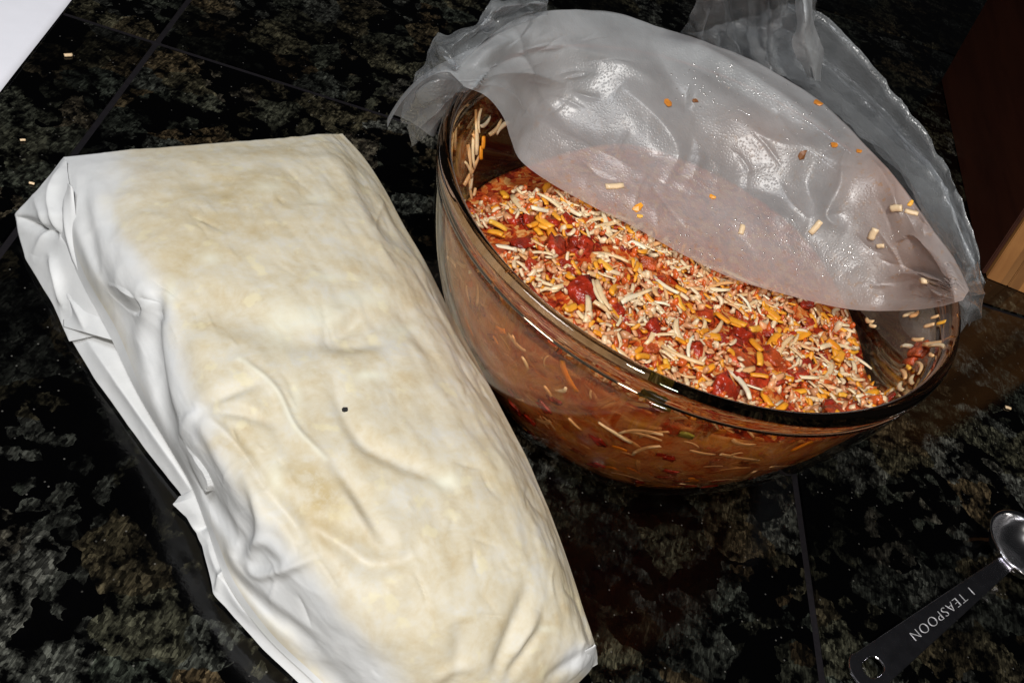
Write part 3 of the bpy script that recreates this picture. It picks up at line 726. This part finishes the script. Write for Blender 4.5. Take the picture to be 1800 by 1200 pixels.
drop_me = bpy.data.meshes.new('drop'); bm = bmesh.new(); bmesh.ops.create_icosphere(bm, subdivisions=2, radius=1); bm.to_mesh(drop_me); bm.free()
DZ = [(1245, 150, 60, 40, 60), (1380, 240, 160, 90, 60), (1330, 400, 120, 60, 40), (1480, 450, 100, 50, 50), (1580, 450, 60, 60, 30), (1180, 430, 60, 30, 14), (1420, 190, 40, 25, 20), (1260, 460, 80, 25, 16)]
for cx, cy, sx, sy, cnt in DZ:
    for _ in range(cnt):
        h_, n_ = on_bag(random.gauss(cx, sx*.5), random.gauss(cy, sy*.5))
        if h_ is None: continue
        s = rr(.00018, .0006)
        sp.append((drop_me, Matrix.Translation(Vector(h_)-Vector(BO)) @ n_.to_track_quat('Z', 'X').to_matrix().to_4x4() @ Matrix.Diagonal((s*rr(.8, 1.5), s, s*.55, 1)), 0))
M['water'] = None
def clear_drop():
    m, nt, o = mat('clear_droplet'); n = N(nt)
    tr = n('BsdfTransparent', Color=(.95, .9, .85, 1)); gl = n('BsdfGlossy', Color=(1, 1, 1, 1), Roughness=.22)
    ms = n('MixShader', i0=n.schlick(.45), i1=tr.outputs[0], i2=gl.outputs[0]); nt.links.new(ms.outputs[0], o.inputs[0]); return m
M['water'] = clear_drop()
joined('grease_droplets', sp, [M['water']], bag)

# ------------------------------------------------------------------ bundle wrapped in paper
rowsP = [
 [(112, 276, .034), (160, 271, .040), (215, 264, .043), (300, 258, .045), (400, 250, .046), (490, 243, .046), (560, 236, .046), (602, 235, .040)],
 [(108, 320, .036), (150, 318, .047), (205, 318, .052), (300, 312, .056), (400, 304, .057), (500, 292, .057), (590, 278, .055), (640, 277, .040)],
 [(108, 405, .026), (155, 410, .044), (205, 412, .055), (300, 400, .061), (400, 390, .063), (520, 372, .063), (622, 345, .058), (672, 325, .040)],
 [(135, 480, .024), (180, 492, .040), (225, 498, .055), (310, 490, .063), (420, 480, .065), (550, 460, .065), (658, 425, .060), (708, 392, .040)],
 [(195, 585, .022), (235, 575, .036), (270, 565, .053), (345, 560, .064), (450, 558, .066), (580, 540, .066), (700, 500, .061), (752, 468, .040)],
 [(245, 680, .021), (270, 690, .034), (292, 684, .050), (370, 662, .063), (480, 650, .066), (620, 620, .066), (745, 578, .061), (798, 560, .040)],
 [(300, 775, .020), (312, 785, .032), (330, 778, .048), (405, 750, .062), (520, 730, .065), (660, 700, .065), (790, 660, .060), (843, 645, .040)],
 [(343, 850, .019), (356, 865, .028), (378, 860, .044), (445, 840, .059), (570, 810, .064), (710, 780, .064), (838, 740, .059), (886, 727, .040)],
 [(372, 925, .018), (392, 940, .029), (420, 940, .040), (495, 925, .056), (620, 900, .062), (760, 868, .062), (885, 828, .057), (930, 812, .038)],
 [(402, 1020, .016), (435, 1022, .026), (475, 1018, .036), (555, 1005, .051), (680, 985, .058), (818, 955, .058), (927, 918, .053), (968, 902, .036)],
 [(465, 1115, .013), (500, 1106, .022), (545, 1098, .032), (625, 1088, .045), (750, 1066, .051), (878, 1036, .051), (970, 1005, .046), (1003, 1000, .032)],
 [(548, 1195, .010), (585, 1186, .015), (630, 1180, .026), (708, 1166, .036), (822, 1146, .041), (930, 1116, .040), (1008, 1086, .036), (1029, 1080, .026)],
 [(635, 1280, .004), (675, 1272, .009), (722, 1262, .016), (800, 1245, .022), (892, 1222, .025), (972, 1192, .025), (1032, 1154, .024), (1047, 1136, .019)],
 [(690, 1330, .002), (725, 1325, .003), (770, 1316, .005), (840, 1296, .007), (915, 1268, .008), (980, 1232, .008), (1030, 1186, .008), (1045, 1166, .006)],
]
pk = empty('wrapped_bundle', P(600., 700., 0.).tolist())
tag(pk, 'oblong bundle of flatbread wrapped in creased white paper lying left of the glass bowl', 'bundle')
PO = np.array(P(600., 700., 0.))
rowsP = np.array(rowsP, float)
for r_, k_ in ((4, .5), (5, 1), (6, 1), (7, 1), (8, 1), (9, .5)):       # lean the left side outwards
    rowsP[r_, 0, 0] -= 9*k_; rowsP[r_, 1, 0] += 4*k_; rowsP[r_, 2, 0] += 15*k_; rowsP[r_, 1, 2] += .001*k_
PW = cr2(rowsP, 420, 260)
GW = P(PW[..., 0], PW[..., 1], PW[..., 2])
X_, Y_ = PW[..., 0], PW[..., 1]
CREASE = [([(420, 630), (450, 652), (470, 668), (492, 695), (510, 735), (530, 765), (572, 808)], .0022, 5, 'sharp'), ([(440, 680), (475, 720), (500, 775), (540, 820)], -.0016, 14),
  ([(585, 650), (606, 725), (640, 778), (700, 812), (760, 838), (800, 868)], -.0042, 11), ([(610, 690), (665, 750), (740, 785), (820, 815)], .0014, 26),
  ([(530, 915), (590, 948), (650, 985), (700, 985), (730, 970)], -.0055, 13), ([(560, 880), (620, 915), (690, 930), (740, 915)], .0020, 26),
  ([(560, 592), (600, 578), (640, 545)], -.0030, 9), ([(560, 600), (620, 603), (680, 600)], -.0022, 9), ([(540, 570), (600, 552), (640, 520)], .0024, 12),
  ([(340, 716), (400, 688), (465, 668)], -.0028, 8), ([(340, 718), (420, 722), (480, 742)], -.0028, 8), ([(340, 720), (395, 765), (440, 815), (470, 860)], -.0034, 9), ([(345, 705), (330, 740), (315, 770)], .0022, 7), ([(345, 730), (380, 790), (410, 850), (430, 900)], .0034, 10),
  ([(278, 505), (270, 560), (272, 620), (284, 700), (305, 785)], -.0065, 10), ([(262, 520), (250, 600), (262, 660)], .0030, 12), ([(300, 520), (296, 600), (305, 680), (318, 730)], .0030, 14),
  ([(205, 300), (190, 380), (200, 460), (240, 530)], -.0022, 14), ([(150, 300), (148, 360), (165, 440), (200, 520)], -.0025, 8), ([(120, 322), (128, 390), (160, 470), (210, 580)], .0020, 6),
  ([(330, 800), (370, 880), (400, 930), (420, 955), (410, 985)], -.0045, 11), ([(425, 830), (450, 875), (462, 930), (440, 985)], .0034, 9), ([(468, 860), (500, 900), (540, 960)], -.0050, 12), ([(430, 990), (455, 1008), (500, 998), (560, 975)], .0036, 8), ([(380, 935), (390, 985), (420, 1020), (480, 1080), (560, 1140)], -.0050, 9), ([(440, 960), (470, 950), (510, 990)], .0026, 9), ([(395, 960), (415, 1000), (450, 1035)], .0028, 6),
  ([(865, 1195), (885, 1140), (915, 1070), (925, 1030)], -.0048, 10), ([(890, 1195), (925, 1140), (950, 1105)], -.0038, 7), ([(905, 1160), (930, 1105), (945, 1070)], .0030, 7), ([(800, 1195), (810, 1130), (800, 1090)], -.0030, 13), ([(760, 1198), (790, 1180), (830, 1170)], .0024, 8), ([(960, 1200), (1000, 1170), (1040, 1140)], -.0035, 9),
  ([(575, 800), (620, 860), (660, 930), (690, 960)], -.0028, 10), ([(600, 860), (630, 910), (660, 955)], .0020, 9), ([(690, 1010), (640, 1000), (600, 980)], -.003, 16),
  ([(560, 260), (600, 300), (640, 380), (690, 470)], .0020, 8), ([(680, 500), (740, 600), (800, 700)], -.0015, 10), ([(940, 820), (960, 870), (968, 890)], -.002, 6),
  ([(640, 300), (690, 400), (740, 480), (790, 575)], .0016, 5, 'sharp'), ([(700, 450), (760, 540), (800, 620)], .0012, 4, 'sharp'), ([(300, 300), (380, 320), (450, 300)], -.0014, 20), ([(480, 330), (560, 370), (600, 420)], -.0014, 18), ([(350, 400), (330, 460), (345, 520)], -.0014, 16)]
nW = normals(GW)
uu = np.linspace(0, 1, 260)[None, :]; vv = np.linspace(0, 1, 420)[:, None]
nb = sstep(.10, .26, uu)[..., None]; nW = nW*nb + np.array([-.35, -.33, .88])*(1-nb); nW /= np.linalg.norm(nW, axis=-1, keepdims=True)
inn = sstep(0, .10, uu)*sstep(0, .06, 1-uu)*sstep(0, .06, vv)
ddir = np.array([math.cos(math.radians(-43)), math.sin(math.radians(-43))])
LQ = np.stack([GW[..., 0]*ddir[0]+GW[..., 1]*ddir[1], -GW[..., 0]*ddir[1]+GW[..., 1]*ddir[0], GW[..., 2]], -1)
fineW = vnoise(LQ*np.array([.28, 1, 1]), 150, 3.3, 3)*.0007
lowW = vnoise(GW, 24, 8.1, 2)*.0014 + .0004*(1-2*np.abs(vnoise(GW, 48, 2.2, 2)))
CREASE = [(c_[0], c_[1]*.62, c_[2]*1.35, 'gauss') for c_ in CREASE]
CREASE.append(([(300, 520), (430, 560), (560, 592), (680, 565), (770, 520)], -.0035, 38, 'gauss'))
FINE = []
for _ in range(70):
    i_, k_ = random.randint(30, 400), random.randint(70, 250); x0_, y0_ = PW[i_, k_, 0], PW[i_, k_, 1]; a_ = random.gauss(1.05, .45); l_ = random.uniform(20, 75)
    FINE.append(([(x0_, y0_), (x0_+l_*.5*math.cos(a_)+random.uniform(-6, 6), y0_+l_*.5*math.sin(a_)), (x0_+l_*math.cos(a_), y0_+l_*math.sin(a_))], random.choice((-1, 1))*random.uniform(.0003, .0008), random.uniform(2.5, 5), 'sharp'))
dW = creases(X_, Y_, CREASE+FINE)*(.35+.65*sstep(.03, .14, uu)) + fineW*(.3+.4*sstep(.5, .95, uu))*sstep(.05, .16, uu) + lowW*inn
edgefade = sstep(0, .05, 1-vv)
GW2 = GW + nW*(dW*edgefade*(.25+.75*sstep(0, .03, 1-uu)))[..., None]
# right long side and the two ends go down to the counter
def drop_edge(line, inset, n=14, bulge=.004):
    out = []
    for i in range(1, n+1):
        u = i/n; q = line.copy(); q[:, :2] += inset*(u**1.5) - np.sign(inset.sum())*0*inset; q[:, 2] = line[:, 2]*(1-u)+.0012*u; q[:, :2] -= inset*bulge/np.linalg.norm(inset)*math.sin(math.pi*u)/1.0
        out.append(q)
    return np.array(out)
long_in = np.array([-.73, -.68])*.006
side = drop_edge(GW2[:, -1], long_in)               # (n, 420, 3)
GW3 = np.concatenate([GW2, np.swapaxes(side, 0, 1)], 1)
end_in = np.array([.73, -.68])*.010
GW3 = np.concatenate([drop_edge(GW3[0], end_in)[::-1], GW3], 0)
GW3[..., 2] = np.maximum(GW3[..., 2], .0010)
nr3, nc3 = GW3.shape[:2]
pad = lambda a: np.pad(a, ((nr3-420, 0), (0, nc3-260)), mode='edge')
con = sstep(-10, 90, sdist(X_, Y_, [(112, 276), (150, 400), (235, 520), (285, 680), (330, 790), (400, 900), (520, 1060), (640, 1190), (720, 1290)])[0]*np.where(uu > .05, 1, -1))
con *= 1-.7*blob(X_, Y_, 150, 300, 100, 50); con *= 1-.5*blob(X_, Y_, 500, 1040, 90, 60)
con *= 1-.8*blob(X_, Y_, 1030, 1160, 50, 30)
con = np.clip(con, 0, 1)
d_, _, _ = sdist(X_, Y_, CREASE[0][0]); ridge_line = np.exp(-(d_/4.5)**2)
for c_ in CREASE:
    con *= 1-.12*np.exp(-(sdist(X_, Y_, c_[0])[0]/7)**2)*(np.abs(c_[1]) > .0012)
gre = np.clip(blob(X_, Y_, 570, 880, 42, 48)*.5 + blob(X_, Y_, 540, 835, 34, 50)*.35 + blob(X_, Y_, 420, 350, 100, 50)*.35 + blob(X_, Y_, 340, 440, 80, 50)*.25 + blob(X_, Y_, 400, 780, 40, 20)*.35 + blob(X_, Y_, 880, 860, 30, 90)*.2, 0, 1)
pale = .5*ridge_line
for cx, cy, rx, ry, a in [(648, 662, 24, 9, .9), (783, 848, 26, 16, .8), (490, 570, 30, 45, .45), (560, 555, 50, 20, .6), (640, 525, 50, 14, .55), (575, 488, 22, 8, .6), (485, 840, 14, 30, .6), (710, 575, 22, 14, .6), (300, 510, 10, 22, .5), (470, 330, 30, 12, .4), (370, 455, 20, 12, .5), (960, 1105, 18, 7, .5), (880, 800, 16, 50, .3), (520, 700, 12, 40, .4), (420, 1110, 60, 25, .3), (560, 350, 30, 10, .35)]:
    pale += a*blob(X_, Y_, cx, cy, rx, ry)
link('wrapper', grid_mesh('wrapper', GW3-PO, {'contact': pad(con), 'grease': pad(gre), 'pale': pad(np.clip(pale, 0, 1))}), M['wrap'], pk)

def sheet(name, a, b, nr, nc, parent, org_, fold=(), n1=.0008, n2=.0005, mid=0.0, seed=0, thick=.00025, mt='wrap'):
    a, b = np.array(a, float), np.array(b, float)
    m1 = a*.66+b*.34; m2 = a*.34+b*.66; m1[:, 2] += mid; m2[:, 2] += mid
    PX_ = cr2([a, m1, m2, b], nr, nc); g = P(PX_[..., 0], PX_[..., 1], PX_[..., 2])
    g = rumple(PX_, g, list(fold), n1, n2, seed=seed); g[..., 2] = np.maximum(g[..., 2], .0008)
    z = np.zeros(g.shape[:2])
    o = link(name, grid_mesh(name, g-org_, {'contact': z, 'grease': z, 'pale': z}), M[mt], parent)
    md = o.modifiers.new('thickness', 'SOLIDIFY'); md.thickness = thick; md.offset = 0
    return o
def lin(pts, n=None):
    """keep corners sharp: insert points on the straight runs"""
    out = []
    for a, b in zip(pts[:-1], pts[1:]):
        for u in (0, .25, .5, .75): out.append(tuple(np.array(a)*(1-u)+np.array(b)*u))
    return out+[pts[-1]]
# long strip of loose paper along the left, down on the counter
sheet('side_flap', lin([(112, 574, .0015), (167, 664, .002), (233, 757, .002), (318, 868, .002), (304, 886, .002), (328, 910, .002), (356, 960, .002), (378, 1046, .002), (460, 1138, .002), (532, 1206, .002), (600, 1262, .002)]),
      lin([(196, 570, .012), (250, 668, .013), (308, 752, .012), (358, 850, .010), (366, 868, .009), (385, 905, .009), (405, 950, .008), (440, 1020, .007), (520, 1105, .006), (600, 1180, .004), (670, 1240, .003)]), 60, 320, pk, PO,
      [([(150, 590), (230, 700), (300, 800), (350, 880)], .0030, 10), ([(345, 935), (365, 915), (385, 910)], -.004, 8), ([(365, 950), (385, 1000), (430, 1070), (520, 1150)], .0025, 9), ([(380, 1040), (400, 1000), (392, 960)], .003, 6)], .0004, .0002, .002, 61)
# folded end corner at the far left
sheet('end_flap', lin([(112, 277, .034), (60, 342, .020), (25, 377, .010), (34, 415, .005), (46, 456, .003), (92, 532, .003), (122, 600, .003)]),
      lin([(118, 285, .038), (122, 325, .042), (126, 380, .038), (132, 420, .032), (140, 470, .026), (165, 535, .020), (190, 585, .016)]), 60, 200, pk, PO,
      [([(112, 290), (95, 350), (108, 420)], .0040, 7), ([(28, 380), (70, 400), (110, 412)], -.0050, 7), ([(90, 450), (105, 490), (112, 540)], .0035, 6), ([(60, 345), (80, 400), (60, 450)], .002, 8)], .0003, .0002, .001, 71)
sheet('inner_fold', lin([(120, 322, .046), (104, 412, .026), (112, 440, .022)]), lin([(128, 330, .047), (140, 420, .034), (190, 560, .022)]), 40, 90, pk, PO, [([(115, 340), (125, 420), (150, 500)], .002, 6)], .0003, .0002, .001, 77)
sheet('torn_layer', lin([(88, 448, .010), (104, 486, .008), (114, 520, .006), (112, 574, .004)]), lin([(120, 440, .024), (150, 500, .020), (175, 550, .018), (205, 600, .020)]), 40, 100, pk, PO, [([(105, 455), (130, 520), (150, 580)], .0030, 8)], .0003, .0002, .002, 81)
# small turned-up corner at the lower right
sheet('turned_corner', lin([(985, 1203, .010), (1010, 1188, .010), (1040, 1170, .010), (1047, 1134, .024)]), lin([(960, 1196, .020), (985, 1176, .023), (1015, 1152, .025), (1046, 1132, .026)]), 20, 60, pk, PO, [], .0003, .0002, .001, 91)
# black speck
bm = bmesh.new(); bmesh.ops.create_cube(bm, size=.0024); bmesh.ops.bevel(bm, geom=bm.edges[:], offset=.0004, segments=2, affect='EDGES')
me = bpy.data.meshes.new('black_speck'); bm.to_mesh(me); bm.free()
wv = [Vector(q) for q in GW2.reshape(-1, 3)]
bvw = BVHTree.FromPolygons(wv, [(i*260+k, i*260+k+1, (i+1)*260+k+1, (i+1)*260+k) for i in range(419) for k in range(259)])
dd = Vector(FW + (607-900)/F_PX*RT - (720-600)/F_PX*UP).normalized(); hh = bvw.ray_cast(Vector((0, 0, CAM_H)), dd)[0]
o = link('black_speck', me, M['speck']); o.location = hh; o.rotation_euler = (.2, .1, .6); o.scale = (1, .75, .6)
tag(o, 'tiny black speck lying on the paper-wrapped bundle', 'speck')

# ------------------------------------------------------------------ sheet of white paper
e0, e1 = P(130., -3., 0.), P(-2., 170., 0.)
dv = (e0-e1)/np.linalg.norm(e0-e1); pv = np.array([-dv[1], dv[0], 0]);
if pv[0] > 0: pv = -pv
A0 = e1-dv*.05; 
nr_, nc_ = 30, 40; G = np.zeros((nr_, nc_, 3))
for i in range(nr_):
    for k in range(nc_): G[i, k] = A0+dv*(.279*i/(nr_-1))+pv*(.216*k/(nc_-1))+np.array([0, 0, .0012+.0006*math.sin(i*.3)*math.sin(k*.2+1)])
o = link('paper_sheet', grid_mesh('paper_sheet', G-A0), M['sheet']); o.location = A0
md = o.modifiers.new('thickness', 'SOLIDIFY'); md.thickness = .0003; md.offset = 0
tag(o, 'corner of a plain white paper sheet on the countertop beyond the bundle', 'paper')

# ------------------------------------------------------------------ measuring spoon
spn = empty('measuring_spoon', P(1800., 965., 0.).tolist())
tag(spn, 'stainless steel teaspoon measure with engraved handle lying on the granite', 'spoon')
SC = P(1803., 962., .012); SO = np.array(spn.location)
tail = P(1512., 1190., .004); dv = tail-SC; L = float(np.hypot(dv[0], dv[1])); yaw = math.atan2(dv[1], dv[0]); pit = math.atan2(.0085, L)
Rb = .0200
bprof = [(.0004, -.0118), (.006, -.0115), (.0115, -.0098), (.0158, -.0066), (.0186, -.0025), (Rb, .0006), (Rb+.0014, .0012), (Rb+.0014, .0004), (Rb+.0006, -.0004), (.0194, -.0032), (.0164, -.0076), (.0120, -.0109), (.006, -.0125), (.0004, -.0127)]
bp = cr(np.array(bprof), 60)
bp[:, 0] = np.maximum(bp[:, 0], .0003)
o = link('spoon_bowl', lathe('spoon_bowl', [tuple(q) for q in bp], 72), M['metal_bowl'], spn); o.location = Vector(SC-SO)+Vector((0, 0, .0012))
# handle outline in its own plane: x along the handle from the bowl, y across
Lh = L+.004; x0 = Rb-.002
def hw(x): u = (x-x0)/(Lh-x0); return .0040+.0054*u
bm = bmesh.new(); outl = []
xs = np.linspace(x0, Lh-.010, 24)
for x in xs: outl.append((x, hw(x)))
for a in np.linspace(math.pi/2, -math.pi/2, 17)[1:-1]: outl.append((Lh-.010+.010*math.cos(a), .0100*math.sin(a)))
for x in xs[::-1]: outl.append((x, -hw(x)))
hole = []
hx = Lh-.0125
for a in np.linspace(0, 2*math.pi, 24, endpoint=False):
    c, s = math.cos(a), math.sin(a); hole.append((hx+.0056*math.copysign(abs(c)**.75, c), .0042*math.copysign(abs(s)**.75, s)))
ov = [bm.verts.new((x, y, 0)) for x, y in outl]; hv = [bm.verts.new((x, y, 0)) for x, y in hole]
oe = [bm.edges.new((ov[i], ov[(i+1) % len(ov)])) for i in range(len(ov))]; he = [bm.edges.new((hv[i], hv[(i+1) % len(hv)])) for i in range(len(hv))]
bmesh.ops.triangle_fill(bm, edges=oe+he, use_beauty=True)
for f_ in bm.faces:
    if f_.normal.z < 0: f_.normal_flip()
me = bpy.data.meshes.new('handle'); bm.to_mesh(me); bm.free()
hd = link('handle', me, M['metal'], spn); hd.location = Vector(SC-SO)+Vector((0, 0, .0010)); hd.rotation_euler = (0, pit, yaw)
md = hd.modifiers.new('thickness', 'SOLIDIFY'); md.thickness = .0014; md.offset = 0
md = hd.modifiers.new('edge', 'BEVEL'); md.width = .0006; md.segments = 3
# engraved writing, raised a hair so that it catches light
cu = bpy.data.curves.new('lettering', 'FONT'); cu.body = '1 TEASPOON'; cu.size = .0085; cu.align_x = 'CENTER'; cu.align_y = 'CENTER'; cu.extrude = .00012; cu.space_character = 1.2; cu.offset = -.00022
tmp = bpy.data.objects.new('tmp_text', cu); COL.objects.link(tmp)
bpy.context.view_layer.update()
tme = bpy.data.meshes.new_from_object(tmp.evaluated_get(bpy.context.evaluated_depsgraph_get())); bpy.data.objects.remove(tmp)
tme.materials.clear()
o = link('lettering', tme, M['engrave'], hd); o.location = (x0+.47*(Lh-x0), 0, .00074); o.scale = (.90, .78, 1)
spn['label'] = 'stainless steel measuring spoon engraved 1 TEASPOON lying on the granite'

# ------------------------------------------------------------------ wooden knife block
k0 = P(1726., 486., 0.); k1 = P(1654., 142., 0.)
yk = math.atan2(k1[1]-k0[1], k1[0]-k0[0])-math.pi/2; depth = float(np.hypot(*(k1-k0)[:2]))
kb = empty('knife_block', k0.tolist()); kb.rotation_euler = (0, 0, yk)
tag(kb, 'wooden knife block with dark side and lighter striped front at the right edge', 'knife block')
def prism(name, x0, x1, pr, mat_, parent, bev=.0015):
    bm = bmesh.new(); a = [bm.verts.new((x0, y, z)) for y, z in pr]; b = [bm.verts.new((x1, y, z)) for y, z in pr]
    n_ = len(pr); bm.faces.new(a); bm.faces.new(b[::-1])
    for i in range(n_): bm.faces.new((a[(i+1) % n_], a[i], b[i], b[(i+1) % n_]))
    bmesh.ops.recalc_face_normals(bm, faces=bm.faces); bmesh.ops.bevel(bm, geom=bm.edges[:], offset=bev, segments=2, affect='EDGES')
    me = bpy.data.meshes.new(name); bm.to_mesh(me); bm.free(); return link(name, me, mat_, parent)
lean = .30
prism('side_panel', .0, .0032, [(.004, 0), (depth, 0), (depth+.19*lean, .19), (.004+.21*lean, .23)], M['wood_dark'], kb, .0008)
for i in range(6):
    prism('front_strip', .0036+i*.0165, .0036+i*.0165+.0162, [(0, 0), (depth-.002, 0), (depth-.002+.185*lean, .185), (.22*lean, .225)], M['wood_light'], kb, .0006)
prism('side_panel', .1030, .1062, [(.004, 0), (depth, 0), (depth+.19*lean, .19), (.004+.21*lean, .23)], M['wood_dark'], kb, .0008)

# ------------------------------------------------------------------ crumbs on the counter
cb = [(SH[1], 120, 97, .9, .8, 'pale cheese crumb on the granite just right of the white sheet'), (SH[3], 1772, 716, .2, .7, 'white crumb on the granite at the right, above the spoon'), (SH[3], 40, 246, .8, .5, 'tiny white crumb on the granite at the far left, above the bundle'), (SH[3], 56, 322, .3, .5, 'tiny pale crumb on the granite beside the bundle\'s far left paper corner')]
for me_, px, py, rot, s, lab in cb:
    o = bpy.data.objects.new('counter_crumb', me_); COL.objects.link(o); q = P(float(px), float(py), .0008); o.location = q; o.rotation_euler = (0, 0, rot); o.scale = (s, s, s)
    tag(o, lab, 'crumb', 'crumbs on the countertop')
